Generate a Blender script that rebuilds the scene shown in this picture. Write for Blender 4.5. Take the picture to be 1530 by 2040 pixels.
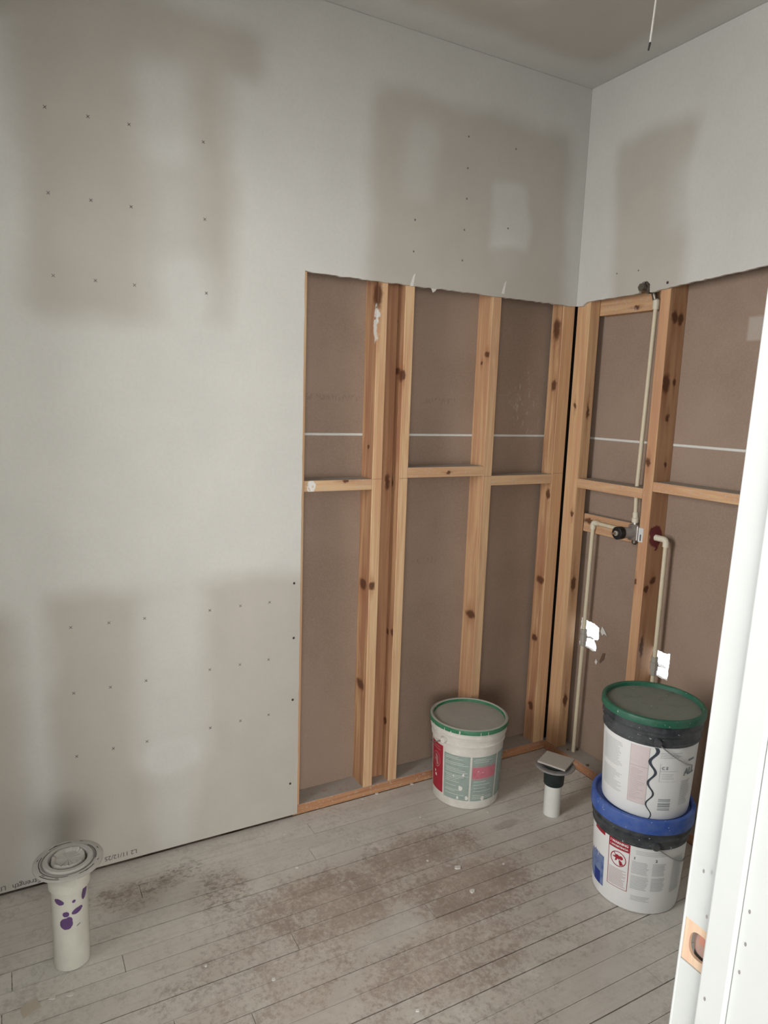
import bpy, bmesh, math, random
from mathutils import Vector, Matrix, geometry
random.seed(7)
S = bpy.context.scene
for o in list(bpy.data.objects): bpy.data.objects.remove(o)
COL = S.collection

# ---------------------------------------------------------------- camera
F_PX, W_PX, H_PX = 1393.09, 1530.0, 2040.0
CAM = Vector((-2.04158, -2.16270, 1.49442))
YAW, PITCH, ROLL = math.radians(28.994), math.radians(9.0415), math.radians(1.9367)
fwd = Vector((math.sin(YAW)*math.cos(PITCH), math.cos(YAW)*math.cos(PITCH), -math.sin(PITCH)))
rgt = Vector((math.cos(YAW), -math.sin(YAW), 0)); upv = rgt.cross(fwd)
R_ = rgt*math.cos(ROLL) + upv*math.sin(ROLL); U_ = -rgt*math.sin(ROLL) + upv*math.cos(ROLL)
cd = bpy.data.cameras.new('camera'); cam = bpy.data.objects.new('camera', cd); COL.objects.link(cam)
cd.sensor_fit = 'VERTICAL'; cd.sensor_height = 24.0; cd.lens = F_PX/H_PX*24.0; cd.clip_start = .01
M = Matrix((R_, U_, -fwd)).transposed().to_4x4(); M.translation = CAM; cam.matrix_world = M
S.camera = cam
def ray(px, py): return fwd + R_*((px-W_PX/2)/F_PX) + U_*((H_PX/2-py)/F_PX)
def hit(px, py, ax, val):
    v = ray(px, py); return CAM + v*((val-CAM[ax])/v[ax])

# ---------------------------------------------------------------- world, lights, exposure
w = bpy.data.worlds.new('world'); S.world = w; w.use_nodes = True
bg = w.node_tree.nodes['Background']; bg.inputs[0].default_value = (.93, .97, 1, 1); bg.inputs[1].default_value = 1.7
def area(name, loc, target, sx, sy, power, color):
    l = bpy.data.lights.new(name, 'AREA'); l.shape = 'RECTANGLE'; l.size = sx; l.size_y = sy
    l.energy = power; l.color = color
    o = bpy.data.objects.new(name, l); COL.objects.link(o); o.location = loc
    o.rotation_euler = (Vector(target)-Vector(loc)).to_track_quat('-Z', 'Y').to_euler(); return o
# daylight from behind the camera; unseen glazed end, placed for the wall brightness
area('unseen_window_daylight', (-3.6, -6.0, 1.25), (-1.5, -1.0, 1.25), 4.8, 2.3, 320, (1.0, .97, .925))
# added side light; the left wall's window is made up to brighten the room
area('added_side_daylight', (-4.15, -1.05, 1.75), (0, -1.05, 1.75), 1.1, 2.0, 135, (1.0, .985, .955))
S.view_settings.view_transform = 'Standard'; S.view_settings.look = 'None'
S.view_settings.exposure = 0.02; S.view_settings.gamma = 1.0; S.view_settings.use_curve_mapping = False

# ---------------------------------------------------------------- dimensions (metres)
D = .0127            # drywall thickness
SD = .089            # stud depth
BK = D+SD            # back drywall face
CEIL = 2.69
OPEN_X, OPEN_Z = -1.1597, 1.8915
XL, YF = -2.75, -1.703      # hidden left wall, door wall (room face)
XJ = CAM.x+.675             # strike jamb face
HALL_Y, HALL_X = -6.6, -6.8

# ---------------------------------------------------------------- node helper
class NT:
    def __init__(s, name):
        s.m = bpy.data.materials.new(name); s.m.use_nodes = True; s.t = s.m.node_tree
        s.b = s.t.nodes['Principled BSDF']
    def n(s, typ, **kw):
        n = s.t.nodes.new(typ)
        for k, v in kw.items(): setattr(n, k, v)
        return n
    def put(s, sock, v):
        if isinstance(v, bpy.types.NodeSocket): s.t.links.new(v, sock)
        elif isinstance(v, (tuple, list)) and len(v) == 3 and sock.type == 'RGBA': sock.default_value = (*v, 1)
        else: sock.default_value = v
    def math(s, op, a, b=0.0, c=None):
        n = s.n('ShaderNodeMath', operation=op); s.put(n.inputs[0], a); s.put(n.inputs[1], b)
        if c is not None: s.put(n.inputs[2], c)
        return n.outputs[0]
    def vmath(s, op, a, b=(0, 0, 0)):
        n = s.n('ShaderNodeVectorMath', operation=op); s.put(n.inputs[0], a); s.put(n.inputs[1], b)
        return n.outputs['Value'] if op in ('LENGTH', 'DOT_PRODUCT') else n.outputs['Vector']
    def pos(s):
        if not hasattr(s, '_p'): s._p = s.n('ShaderNodeNewGeometry')
        return s._p.outputs['Position']
    def nrm(s):
        s.pos(); return s._p.outputs['Normal']
    def sep(s, v):
        n = s.n('ShaderNodeSeparateXYZ'); s.put(n.inputs[0], v); return n.outputs
    def noise(s, vec, scale, detail=3, rough=.5, dist=0, col=False):
        n = s.n('ShaderNodeTexNoise'); s.put(n.inputs['Vector'], vec)
        n.inputs['Scale'].default_value = scale; n.inputs['Detail'].default_value = detail
        n.inputs['Roughness'].default_value = rough; n.inputs['Distortion'].default_value = dist
        return n.outputs['Color' if col else 0]
    def voro(s, vec, scale, feature='F1'):
        n = s.n('ShaderNodeTexVoronoi', feature=feature); s.put(n.inputs['Vector'], vec)
        n.inputs['Scale'].default_value = scale; return n.outputs['Distance']
    def ss(s, v, a, b, lo=0.0, hi=1.0):
        n = s.n('ShaderNodeMapRange', interpolation_type='SMOOTHSTEP'); s.put(n.inputs[0], v)
        for i, q in enumerate((a, b, lo, hi)): n.inputs[i+1].default_value = q
        return n.outputs[0]
    def mix(s, f, a, b):
        n = s.n('ShaderNodeMix', data_type='RGBA'); s.put(n.inputs[0], f); s.put(n.inputs[6], a); s.put(n.inputs[7], b)
        return n.outputs[2]
    def mul(s, *a):
        r = a[0]
        for q in a[1:]: r = s.math('MULTIPLY', r, q)
        return r
    def add(s, a, b): return s.math('ADD', a, b)
    def mx(s, a, b): return s.math('MAXIMUM', a, b)
    def scl(s, v, k): return s.vmath('MULTIPLY', v, k)
    def ell(s, p, c, r, soft=.35):
        d = s.vmath('LENGTH', s.vmath('DIVIDE', s.vmath('SUBTRACT', p, c), r))
        return s.ss(d, 1-soft, 1+soft, 1, 0)
    def bump(s, h, strength=.2, dist=.002):
        n = s.n('ShaderNodeBump'); n.inputs['Strength'].default_value = strength; n.inputs['Distance'].default_value = dist
        s.put(n.inputs['Height'], h); s.put(s.b.inputs['Normal'], n.outputs[0])
    def done(s, col, rough=.6, metal=0, spec=.4):
        s.put(s.b.inputs['Base Color'], col); s.put(s.b.inputs['Roughness'], rough)
        s.put(s.b.inputs['Metallic'], metal); s.b.inputs['Specular IOR Level'].default_value = spec
        return s.m
def plain(name, col, rough=.5, metal=0, vary=.06, scale=30, spec=.4):
    t = NT(name); n = t.noise(t.pos(), scale, 3)
    c2 = tuple(max(0, c*(1-vary*2)) for c in col); c1 = tuple(min(1, c*(1+vary)) for c in col)
    return t.done(t.mix(n, c2, c1), rough, metal, spec)

# ---------------------------------------------------------------- drywall materials
MUD = (.565, .56, .535); RAW = (.452, .427, .388)
def rect(t, X, Z, x0, x1, z0, z1, s=.03):
    s *= 1.5
    return t.mul(t.ss(X, x0-s, x0+s), t.ss(X, x1-s, x1+s, 1, 0), t.ss(Z, z0-s, z0+s), t.ss(Z, z1-s, z1+s, 1, 0))
def drywall(name, ax, raws, patches):
    t = NT(name); p = t.pos(); wn = t.noise(p, 3.2, 3, .55, col=True)
    pw = t.vmath('ADD', p, t.scl(t.vmath('SUBTRACT', wn, (.5, .5, .5)), (.11, .11, .11)))
    o = t.sep(pw); X = o[ax]; Z = o[2] if ax != 2 else o[1]
    if ax == 2: X = o[0]
    raw = None
    for r in raws:
        m = rect(t, X, Z, *r); raw = m if raw is None else t.mx(raw, m)
    for r in patches:
        m = rect(t, X, Z, *r[:5]); raw = t.math('SUBTRACT', raw, t.mul(m, r[5]), ); raw = t.mx(raw, 0.0)
    fine = t.noise(p, 90, 4, .6); med = t.noise(p, 5, 4, .6)
    mud = t.mix(t.ss(med, .3, .75), tuple(c*.95 for c in MUD), MUD)
    rawc = t.mix(t.ss(med, .3, .7), tuple(c*.94 for c in RAW), RAW)
    c = t.mix(raw, mud, rawc)
    c = t.mix(t.mul(t.ss(fine, .35, .7), .10), c, (.36, .345, .32))
    t.bump(t.add(t.mul(fine, .35), t.mul(t.noise(t.scl(p, (1, 1, .35)), 14, 3), .8)), .18, .003)
    return t.done(c, .85, 0, .2)
M_wA = drywall('drywall_back_wall', 0,
    [(-1.96, -1.40, 1.70, 2.53, .035), (-.935, -.075, 1.80, 2.505, .03), (-1.94, -1.12, -.1, .905, .03), (-3, -2.02, -.1, .86, .04), (-2.4, -1.3, 2.40, 2.545, .03)],
    [(-1.665, -1.50, 2.15, 2.40, .035, .8), (-1.65, -1.50, 1.70, 2.18, .04, .55), (-1.60, -1.49, 1.72, 1.90, .03, .5),
     (-1.68, -1.49, .30, .90, .035, .85), (-1.665, -1.53, .02, .36, .03, .6),
     (-.81, -.69, 2.18, 2.42, .025, .45), (-.435, -.27, 2.06, 2.29, .014, .75), (-.41, -.30, 1.98, 2.1, .03, .3),
     (-1.55, -1.38, 1.68, 1.85, .06, .45)])
M_wB = drywall('drywall_right_wall', 1, [(-.50, -.165, 1.80, 2.45, .028)], [(-.55, -.42, 2.1, 2.3, .04, .55)])
M_ceil = drywall('drywall_ceiling', 2, [(-2.6, -.13, -1.55, -.14, .035)], [(-.95, -.55, -.52, -.30, .05, .35), (-1.6, -1.2, -1.0, -.6, .06, .4)])
M_plain_dw = plain('plain_drywall', MUD, .85, 0, .04, 6, .2); M_hallw = plain('white_hall_wall', (.80, .79, .77), .8, 0, .03, 6, .2)
def paper():
    t = NT('grey_brown_back_paper'); p = t.pos()
    f = t.noise(p, 140, 4, .65); m = t.noise(p, 2.4, 4, .6)
    c = t.mix(t.ss(m, .3, .7), (.255, .182, .138), (.31, .228, .178))
    c = t.mix(t.mul(t.ss(f, .3, .75), .45), c, (.34, .265, .215))
    o = t.sep(p)
    # faint grey print lines from the board maker and white plaster smears
    pr = None
    for z0 in (1.50, 1.06, .88):
        m1 = t.mul(t.ss(o[2], z0-.012, z0-.010), t.ss(o[2], z0+.010, z0+.012, 1, 0), t.ss(t.noise(t.scl(p, (1, 1, .35)), 160, 1), .5, .56), t.ss(t.noise(p, 2.6, 1), .52, .56))
        pr = m1 if pr is None else t.mx(pr, m1)
    c = t.mix(t.mul(pr, .2), c, (.07, .06, .055))
    sm = t.mul(t.ell(p, (-.13, BK, 1.5), (.10, .2, .13), .5), t.ss(t.noise(t.scl(p, (2.2, 2.2, 1)), 34, 4, .7), .56, .70))
    sm = t.mx(sm, t.mul(rect(t, o[1], o[2], -.76, -.682, 1.725, 1.80, .004), t.ss(o[0], .05, .06), .8))
    sm = t.mx(sm, t.ss(t.voro(p, 13), .0, .045, .55, 0))
    c = t.mix(t.mul(sm, .5), c, (.52, .50, .46))
    t.bump(f, .12, .002)
    return t.done(c, .9, 0, .15)
M_paper = paper()
M_seam = plain('white_joint_compound', (.66, .65, .62), .85, 0, .05, 60, .2)
M_core = plain('broken_gypsum_core', (.60, .57, .52), .9, 0, .08, 90, .2)

# ---------------------------------------------------------------- wood
def wood(name, ax, pale, dark, knots=(), heart=.5, dusty=False, patch=()):
    dark = (dark[0]*1.02, dark[1]*.955, dark[2]*1.02)
    t = NT(name); p = t.pos()
    k = [26, 26, 26]; k[ax] = 1.4
    g1 = t.noise(t.scl(p, tuple(k)), 1.6, 4, .6, .6)
    k2 = [150, 150, 150]; k2[ax] = 3.0
    g2 = t.noise(t.scl(p, tuple(k2)), 1.0, 3, .6)
    k3 = [9, 9, 9]; k3[ax] = .7
    g3 = t.noise(t.scl(p, tuple(k3)), 1.0, 2, .5)
    c = t.mix(t.ss(g1, .38, .66), dark, pale)
    c = t.mix(t.mul(t.ss(g3, .5-.2*(1-heart), .62), heart*.75), c, tuple(q*.72 for q in dark))
    c = t.mix(t.mul(t.ss(g2, .45, .7), .35), c, tuple(q*.7 for q in dark))
    wp = t.vmath('ADD', p, t.scl(t.vmath('SUBTRACT', t.noise(p, 45, 2, col=True), (.5,)*3), (.02, .02, .02)))
    for q in knots:
        cc, r = q[0], q[1]
        tail = [x*.8 for x in r]; tail[ax] *= 4
        c = t.mix(t.mul(t.ell(wp, cc, tuple(tail), .7), .45), c, (.26, .10, .04))
        c = t.mix(t.mul(t.ell(wp, cc, r, .4), .9), c, (.085, .03, .014))
    for q in patch:
        c = t.mix(t.mul(t.ell(wp, q[0], q[1], .12), t.ss(t.noise(p, 55, 3), q[3], q[3]+.06)), c, q[2])
    if dusty:
        up = t.ss(t.sep(t.nrm())[2], .6, .9)
        dn = t.noise(p, 40, 4, .65)
        c = t.mix(t.mul(up, t.ss(dn, .1, .5)), c, (.40, .375, .345))
        sp = t.ss(t.noise(p, 120, 3), .60, .66)
        c = t.mix(t.mul(sp, .5), c, (.45, .42, .38))
    t.bump(g2, .15, .001)
    return t.done(c, .62, 0, .3)
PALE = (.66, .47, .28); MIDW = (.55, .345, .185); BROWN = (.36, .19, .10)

# ---------------------------------------------------------------- mesh helpers
class MB:
    def __init__(s): s.v = []; s.f = []; s.mi = []
    def quad(s, pts, m=0):
        b = len(s.v); s.v += [tuple(q) for q in pts]; s.f.append(tuple(range(b, b+len(pts)))); s.mi.append(m)
    def box(s, x0, x1, y0, y1, z0, z1, m=(0,)*6):
        b = len(s.v)
        s.v += [(x0,y0,z0),(x1,y0,z0),(x1,y1,z0),(x0,y1,z0),(x0,y0,z1),(x1,y0,z1),(x1,y1,z1),(x0,y1,z1)]
        # order: -z +z -y +x +y -x
        for i, f in enumerate([(3,2,1,0),(4,5,6,7),(0,1,5,4),(1,2,6,5),(2,3,7,6),(3,0,4,7)]):
            s.f.append(tuple(b+q for q in f)); s.mi.append(m[i] if not isinstance(m, int) else m)
        return s
    def lathe(s, prof, seg=48, c=(0,0,0), m=0, close=True, warp=None):
        b = len(s.v); n = len(prof)
        for i in range(seg):
            a = 2*math.pi*i/seg; ca, sa = math.cos(a), math.sin(a)
            for j, (r, z) in enumerate(prof):
                rr, zz = (r, z) if warp is None else warp(a, r, z)
                s.v.append((c[0]+rr*ca, c[1]+rr*sa, c[2]+zz))
        for i in range(seg):
            i2 = (i+1) % seg
            for j in range(n-1):
                s.f.append((b+i*n+j, b+i2*n+j, b+i2*n+j+1, b+i*n+j+1)); s.mi.append(m)
        if close:
            if prof[0][0] > 1e-6: s.f.append(tuple(b+i*n for i in reversed(range(seg)))); s.mi.append(m)
            if prof[-1][0] > 1e-6: s.f.append(tuple(b+i*n+n-1 for i in range(seg))); s.mi.append(m)
        return s
    def tube(s, pts, r, seg=14, m=0, caps=True):
        pts = [Vector(q) for q in pts]; b = len(s.v); n = len(pts)
        rr = r if isinstance(r, (list, tuple)) else [r]*n
        ref = None
        for i, q in enumerate(pts):
            d = (pts[min(i+1, n-1)]-pts[max(i-1, 0)]).normalized()
            if ref is None: ref = Vector((0, 0, 1)) if abs(d.z) < .9 else Vector((1, 0, 0))
            u = d.cross(ref).normalized(); v = d.cross(u).normalized(); ref = u.cross(d)
            for k in range(seg):
                a = 2*math.pi*k/seg; s.v.append(tuple(q+(u*math.cos(a)+v*math.sin(a))*rr[i]))
        for i in range(n-1):
            for k in range(seg):
                k2 = (k+1) % seg
                s.f.append((b+i*seg+k, b+(i+1)*seg+k, b+(i+1)*seg+k2, b+i*seg+k2)); s.mi.append(m)
        if caps:
            s.f.append(tuple(b+k for k in range(seg))); s.mi.append(m)
            s.f.append(tuple(b+(n-1)*seg+k for k in reversed(range(seg)))); s.mi.append(m)
        return s
    def build(s, name, mats, parent=None, smooth=False, origin=None, bevel=0):
        me = bpy.data.meshes.new(name)
        org = Vector(origin) if origin is not None else Vector((0, 0, 0))
        me.from_pydata([tuple(Vector(q)-org) for q in s.v], [], s.f)
        for m in (mats if isinstance(mats, (list, tuple)) else [mats]): me.materials.append(m)
        me.polygons.foreach_set('material_index', s.mi)
        bm = bmesh.new(); bm.from_mesh(me); bmesh.ops.recalc_face_normals(bm, faces=bm.faces)
        if bevel: bmesh.ops.bevel(bm, geom=list(bm.edges), offset=bevel, segments=2, affect='EDGES', profile=.5)
        bm.to_mesh(me); bm.free()
        if smooth:
            for q in me.polygons: q.use_smooth = True
            me.set_sharp_from_angle(angle=math.radians(smooth if smooth is not True else 40))
        o = bpy.data.objects.new(name, me); COL.objects.link(o)
        o.location = org
        if parent is not None:
            o.parent = parent; o.location = org-parent.matrix_world.translation if False else org-Vector(parent['_org'])
        o['_org'] = tuple(org)
        return o
def empty(name, loc, label, cat, group=None, kind=None):
    o = bpy.data.objects.new(name, None); COL.objects.link(o); o.location = loc; o.empty_display_size = .05
    o['_org'] = tuple(loc); tag(o, label, cat, group, kind); return o
def tag(o, label=None, cat=None, group=None, kind=None):
    if label: o['label'] = label
    if cat: o['category'] = cat
    if group: o['group'] = group
    if kind: o['kind'] = kind
    return o
def slab(mb, outer, holes, a0, a1, ax, m=0, mside=None, mback=None):
    """polygon (2D, the other two axes in order) with holes, extruded along axis ax from a0 (front) to a1"""
    loops = [outer]+list(holes); flat = [q for l in loops for q in l]
    tris = geometry.tessellate_polygon([[Vector((q[0], q[1], 0)) for q in l] for l in loops])
    def P(q, a):
        r = [0, 0, 0]; oth = [i for i in range(3) if i != ax]; r[ax] = a; r[oth[0]] = q[0]; r[oth[1]] = q[1]; return tuple(r)
    b = len(mb.v); n = len(flat)
    mb.v += [P(q, a0) for q in flat]+[P(q, a1) for q in flat]
    for t in tris:
        mb.f.append(tuple(b+i for i in t)); mb.mi.append(m)
        mb.f.append(tuple(b+n+i for i in reversed(t))); mb.mi.append(m if mback is None else mback)
    k = 0
    for l in loops:
        for i in range(len(l)):
            i2 = (i+1) % len(l)
            mb.f.append((b+k+i, b+k+i2, b+n+k+i2, b+n+k+i)); mb.mi.append(m if mside is None else mside)
        k += len(l)
    return mb
def ragged(p, q, n, amp, seed):
    rr = random.Random(seed); out = []
    for i in range(n):
        t = i/n; j = rr.uniform(-amp, amp) if i else 0
        dx, dz = q[0]-p[0], q[1]-p[1]; L = math.hypot(dx, dz)
        out.append((p[0]+dx*t-dz/L*j, p[1]+dz*t+dx/L*j))
    return out
def on_cyl(c, Rf, phi, s, z, off):
    R = Rf(z)+off; a = phi+s/Rf(z); return (c[0]+R*math.cos(a), c[1]+R*math.sin(a), z)
def cyl_rect(mb, c, Rf, a0, a1, z0, z1, off, m=0, pc=0.0):
    n = max(2, int(abs(a1-a0)/4)+1)
    for nz in range(3):
        za, zb = z0+(z1-z0)*nz/3, z0+(z1-z0)*(nz+1)/3
        for i in range(n):
            f0 = math.radians(a0+(a1-a0)*i/n)+pc; f1 = math.radians(a0+(a1-a0)*(i+1)/n)+pc
            mb.quad([on_cyl(c, Rf, f0, 0, za, off), on_cyl(c, Rf, f1, 0, za, off), on_cyl(c, Rf, f1, 0, zb, off), on_cyl(c, Rf, f0, 0, zb, off)], m)
def cyl_poly(mb, c, Rf, phi, z, poly, off, m=0):
    n = len(poly); cx = sum(q[0] for q in poly)/n; cz = sum(q[1] for q in poly)/n; b = len(mb.v); K = 4
    mb.v.append(on_cyl(c, Rf, phi, cx, z+cz, off))
    for k in range(1, K+1):
        t = k/K; mb.v += [on_cyl(c, Rf, phi, cx+(q[0]-cx)*t, z+cz+(q[1]-cz)*t, off) for q in poly]
    for i in range(n):
        i2 = (i+1) % n
        mb.f.append((b, b+1+i, b+1+i2)); mb.mi.append(m)
        for k in range(K-1): mb.f.append((b+1+k*n+i, b+1+(k+1)*n+i, b+1+(k+1)*n+i2, b+1+k*n+i2)); mb.mi.append(m)
def text_tris(txt, size, bold=0.0, shear=0):
    cu = bpy.data.curves.new('lettering', 'FONT'); cu.body = txt; cu.size = size; cu.align_x = 'CENTER'; cu.align_y = 'CENTER'
    cu.resolution_u = 3; cu.offset = bold
    o = bpy.data.objects.new('lettering', cu); COL.objects.link(o); bpy.context.view_layer.update()
    me = bpy.data.meshes.new_from_object(o.evaluated_get(bpy.context.evaluated_depsgraph_get()))
    vs = [tuple(v.co) for v in me.vertices]; fs = [tuple(q.vertices) for q in me.polygons]
    bpy.data.objects.remove(o); bpy.data.curves.remove(cu); bpy.data.meshes.remove(me); return vs, fs
def cyl_text(mb, c, Rf, a, z, txt, size, off, m=0, bold=0, pc=0.0):
    vs, fs = text_tris(txt, size, bold); b = len(mb.v)
    mb.v += [on_cyl(c, Rf, math.radians(a)+pc, v[0], z+v[1], off) for v in vs]
    for f in fs: mb.f.append(tuple(b+i for i in f)); mb.mi.append(m)

# ================================================================ SETTING
# ---- floor -----------------------------------------------------
def floor_mat(name):
    t = NT(name); p = t.pos(); o = t.sep(p)
    oi = t.n('ShaderNodeObjectInfo'); rnd = oi.outputs['Random']
    big = t.noise(p, 2.3, 4, .6); fine = t.noise(p, 70, 4, .65); grain = t.noise(t.scl(p, (3, 60, 1)), 1.2, 3, .6)
    dust = t.mix(t.ss(big, .3, .7), (.57, .54, .50), (.66, .635, .595))
    dust = t.mix(t.mul(rnd, .35), dust, (.50, .475, .44))
    dust = t.mix(t.mul(t.ss(grain, .5, .7), .25), dust, (.36, .335, .30))
    # worn scuffed brown areas: cracked flaky pattern inside soft regions
    wv = t.scl(t.vmath('SUBTRACT', t.noise(p, 7, 3, .6, col=True), (.5,)*3), (.10, .10, .0))
    pw = t.vmath('ADD', p, wv)
    reg = None
    for c, r, k in [((-.86, -.36, 0), (.24, .12, 1), 1.0), ((-.80, -.58, 0), (.27, .15, 1), 1.0), ((-1.25, -.45, 0), (.33, .18, 1), .9), ((-1.02, -.80, 0), (.34, .16, 1), .8), ((-1.5, -.62, 0), (.34, .22, 1), .65),
                  ((-1.76, -.155, 0), (.10, .07, 1), .85), ((-1.64, -.13, 0), (.07, .05, 1), .7), ((-1.50, -.24, 0), (.10, .09, 1), .75), ((-.74, -.86, 0), (.16, .14, 1), .6), ((-1.25, -.95, 0), (.5, .2, 1), .6), ((-.48, -.56, 0), (.13, .05, 1), .55)]:
        m = t.mul(t.ell(pw, c, r, .55), k); reg = m if reg is None else t.mx(reg, m)
    warp = t.vmath('ADD', p, t.scl(t.noise(p, 30, 3, .6, col=True), (.035, .035, 0)))
    cell = t.voro(warp, 44, 'DISTANCE_TO_EDGE')
    fl = t.add(t.mul(t.noise(p, 62, 5, .75), .8), t.mul(t.noise(p, 13, 4, .65), .5))
    grime_ = t.mul(t.mx(t.ell(pw, (-1.0, -.68, 0), (.62, .42, 1), .6), t.mul(t.ell(pw, (-1.5, -.75, 0), (.5, .4, 1), .6), .7)), t.ss(t.noise(p, 9, 4, .65), .2, .6))
    dust = t.mix(t.mul(grime_, .62), dust, (.385, .352, .312))
    soft = t.mul(t.ss(reg, .0, .7), t.ss(t.noise(p, 6, 4, .6), .25, .62))
    spots = t.mul(t.ss(t.add(t.mul(reg, .42), fl), .84, 1.12), t.ss(reg, .04, .4))
    bcol = t.mix(t.ss(t.noise(p, 5, 3), .38, .62), (.225, .155, .115), (.31, .235, .185))
    c = t.mix(t.mul(soft, .42), dust, (.40, .325, .265))
    c = t.mix(t.mul(spots, .70), c, bcol)
    worn = t.mul(spots, t.ss(reg, .04, .4))
    # grey scuffs over the whole traffic area, tread marks by the flanged pipe
    gs = t.mul(t.ss(fl, .60, .80), t.ss(big, .32, .58), .42)
    c = t.mix(gs, c, (.30, .275, .245))
    tread = t.mul(t.mx(t.ell(pw, (-1.73, -.13, 0), (.15, .05, 1), .4), t.mx(t.ell(pw, (-1.60, -.12, 0), (.09, .05, 1), .4), t.ell(pw, (-1.50, -.25, 0), (.08, .10, 1), .4))), t.ss(t.noise(t.scl(p, (1.0, 1.7, 1)), 46, 2, .5, .6), .54, .60))
    c = t.mix(t.mul(tread, .55), c, (.20, .18, .155))
    web = t.mul(t.ss(cell, .0, .05, 1, 0), t.ss(t.noise(p, 10, 3), .45, .6), t.ss(big, .3, .55))
    c = t.mix(t.mul(web, .30), c, (.66, .635, .60))
    # pale scuff lines and specks of plaster
    c = t.mix(t.mul(t.ss(t.voro(p, 26), .0, .055, 1, 0), .65), c, (.62, .60, .56))
    sw = t.ss(t.math('ABSOLUTE', t.math('SUBTRACT', t.noise(p, 6, 3, .6, 2.0), .5)), 0, .012, 1, 0)
    c = t.mix(t.mul(sw, .28), c, (.50, .475, .44))
    # rounded dark scuff left by an old pipe hole patch
    c = t.mix(t.mul(t.ell(pw, (-.49, -.365, 0), (.06, .025, 1), .3), .35), c, (.16, .13, .10))
    t.bump(t.add(fine, t.mul(worn, -.8)), .25, .0015)
    return t.done(c, .72, 0, .35)
M_floor = floor_mat('dusty_worn_floor_paint')
tg = NT('half_filled_floor_gap'); M_gap = tg.done(tg.mix(tg.ss(tg.noise(tg.scl(tg.pos(), (1, 7, 1)), 7, 3, .6), .40, .58), (.10, .088, .075), (.40, .38, .345)), .9, 0, .1)
fl = MB().box(HALL_X-.15, .25, HALL_Y, .25, -.12, -.0046).build('floor', M_gap)
tag(fl, 'old strip wood floor under grey plaster dust with brown scuffed patches', 'floor', None, 'structure')
y = D-.002; rowi = 0; NB = 0
while y > -1.85:
    wd = .066+random.uniform(-.004, .005)
    cuts = [XL]; x = XL+random.uniform(.3, 1.6)
    while x < -.15: cuts.append(x); x += random.uniform(1.1, 2.4)
    cuts.append(D-.0005)
    for a, b in zip(cuts[:-1], cuts[1:]):
        g = random.choice([.0009, .0014, .0022, .0034]); dz = -random.uniform(0, .0008)
        MB().box(a+.0008, b-.0008, y-wd+g, y, -.0044, dz).build('floor_board', M_floor, fl, origin=((a+b)/2, y-wd/2, -.0044), bevel=0)
        NB += 1
    y -= wd; rowi += 1
M_hallfl = plain('hall_floor_dust', (.56, .54, .50), .75, 0, .06, 8)
tag(MB().box(HALL_X-.15, .25, HALL_Y, y-.001, -.0044, -.0005).build('floor_hall', M_hallfl), 'dusty grey floor of the space outside the doorway', 'floor', None, 'structure')

# ---- ceiling ---------------------------------------------------
ce = MB().box(HALL_X-.15, .25, HALL_Y, .25, CEIL, CEIL+.1).build('ceiling', M_ceil)
tag(ce, 'unpainted drywall ceiling with joint compound along its edges', 'ceiling', None, 'structure')

# ---- back wall (left in the picture): drywall skin, studs, plate, far-side sheets
outer = [(XL, .0135), (OPEN_X, .0135)]
outer += ragged((OPEN_X, .0135), (OPEN_X, OPEN_Z), 60, .0012, 3)[1:]
outer += [(OPEN_X, OPEN_Z+.004)]+ragged((OPEN_X+.012, OPEN_Z), (-.0005, OPEN_Z-.002), 70, .0018, 5)[1:]
outer += [(-.0005, OPEN_Z-.002), (-.0005, CEIL-.001), (XL, CEIL-.001)]
wa = slab(MB(), outer, [], 0, D-.0003, 1, 0, 1, 0).build('wall_back', [M_wA, M_core])
tag(wa, 'long drywall wall with patchy joint compound and a cut-out baring the studs', 'wall', None, 'structure')
def lumber(parent, name, x0, x1, y0, y1, z0, z1, mats, m=(0,)*6, bevel=.0018):
    return MB().box(x0, x1, y0, y1, z0, z1, m).build(name, mats, parent, origin=((x0+x1)/2, (y0+y1)/2, z0), bevel=bevel)
ZS, ZT = .0383, CEIL-.002
KN = lambda x, y, z, a=.02, b=.03: ((x, y, z), (a, a, b))
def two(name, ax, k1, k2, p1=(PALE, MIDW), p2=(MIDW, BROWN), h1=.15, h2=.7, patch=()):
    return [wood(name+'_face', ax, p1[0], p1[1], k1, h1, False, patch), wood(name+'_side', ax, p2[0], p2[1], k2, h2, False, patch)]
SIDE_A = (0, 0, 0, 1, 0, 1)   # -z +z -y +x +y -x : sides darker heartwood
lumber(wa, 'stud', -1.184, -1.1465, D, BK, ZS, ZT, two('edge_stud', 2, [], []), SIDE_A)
k = [KN(-.8756, D, .827, .012, .014)]; ks = [KN(-.885, D, 1.85, .030, .055), KN(-.8893, .06, .8245, .026, .02), KN(-.89, .06, .437, .028, .02), KN(-.8875, .05, 1.33, .008, .008)]
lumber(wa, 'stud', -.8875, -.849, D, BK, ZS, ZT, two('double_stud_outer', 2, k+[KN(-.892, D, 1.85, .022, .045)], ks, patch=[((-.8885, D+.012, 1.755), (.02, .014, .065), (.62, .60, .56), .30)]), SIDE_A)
ks = [KN(-.778, .025, 1.585, .018, .022), KN(-.778, .055, 1.60, .02, .012), KN(-.778, .02, .6355, .014, .014), KN(-.778, .06, .63, .01, .01), KN(-.778, .075, 1.78, .012, .018), KN(-.778, .07, 1.20, .01, .03), KN(-.778, .05, .27, .012, .016)]
lumber(wa, 'stud', -.8487, -.7788, BK-.0385, BK-.0005, ZS, ZT, wood('backing_stud', 2, (.50, .29, .16), BROWN, [KN(-.80, BK-.0385, 1.2, .010, .03)], .5))
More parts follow.
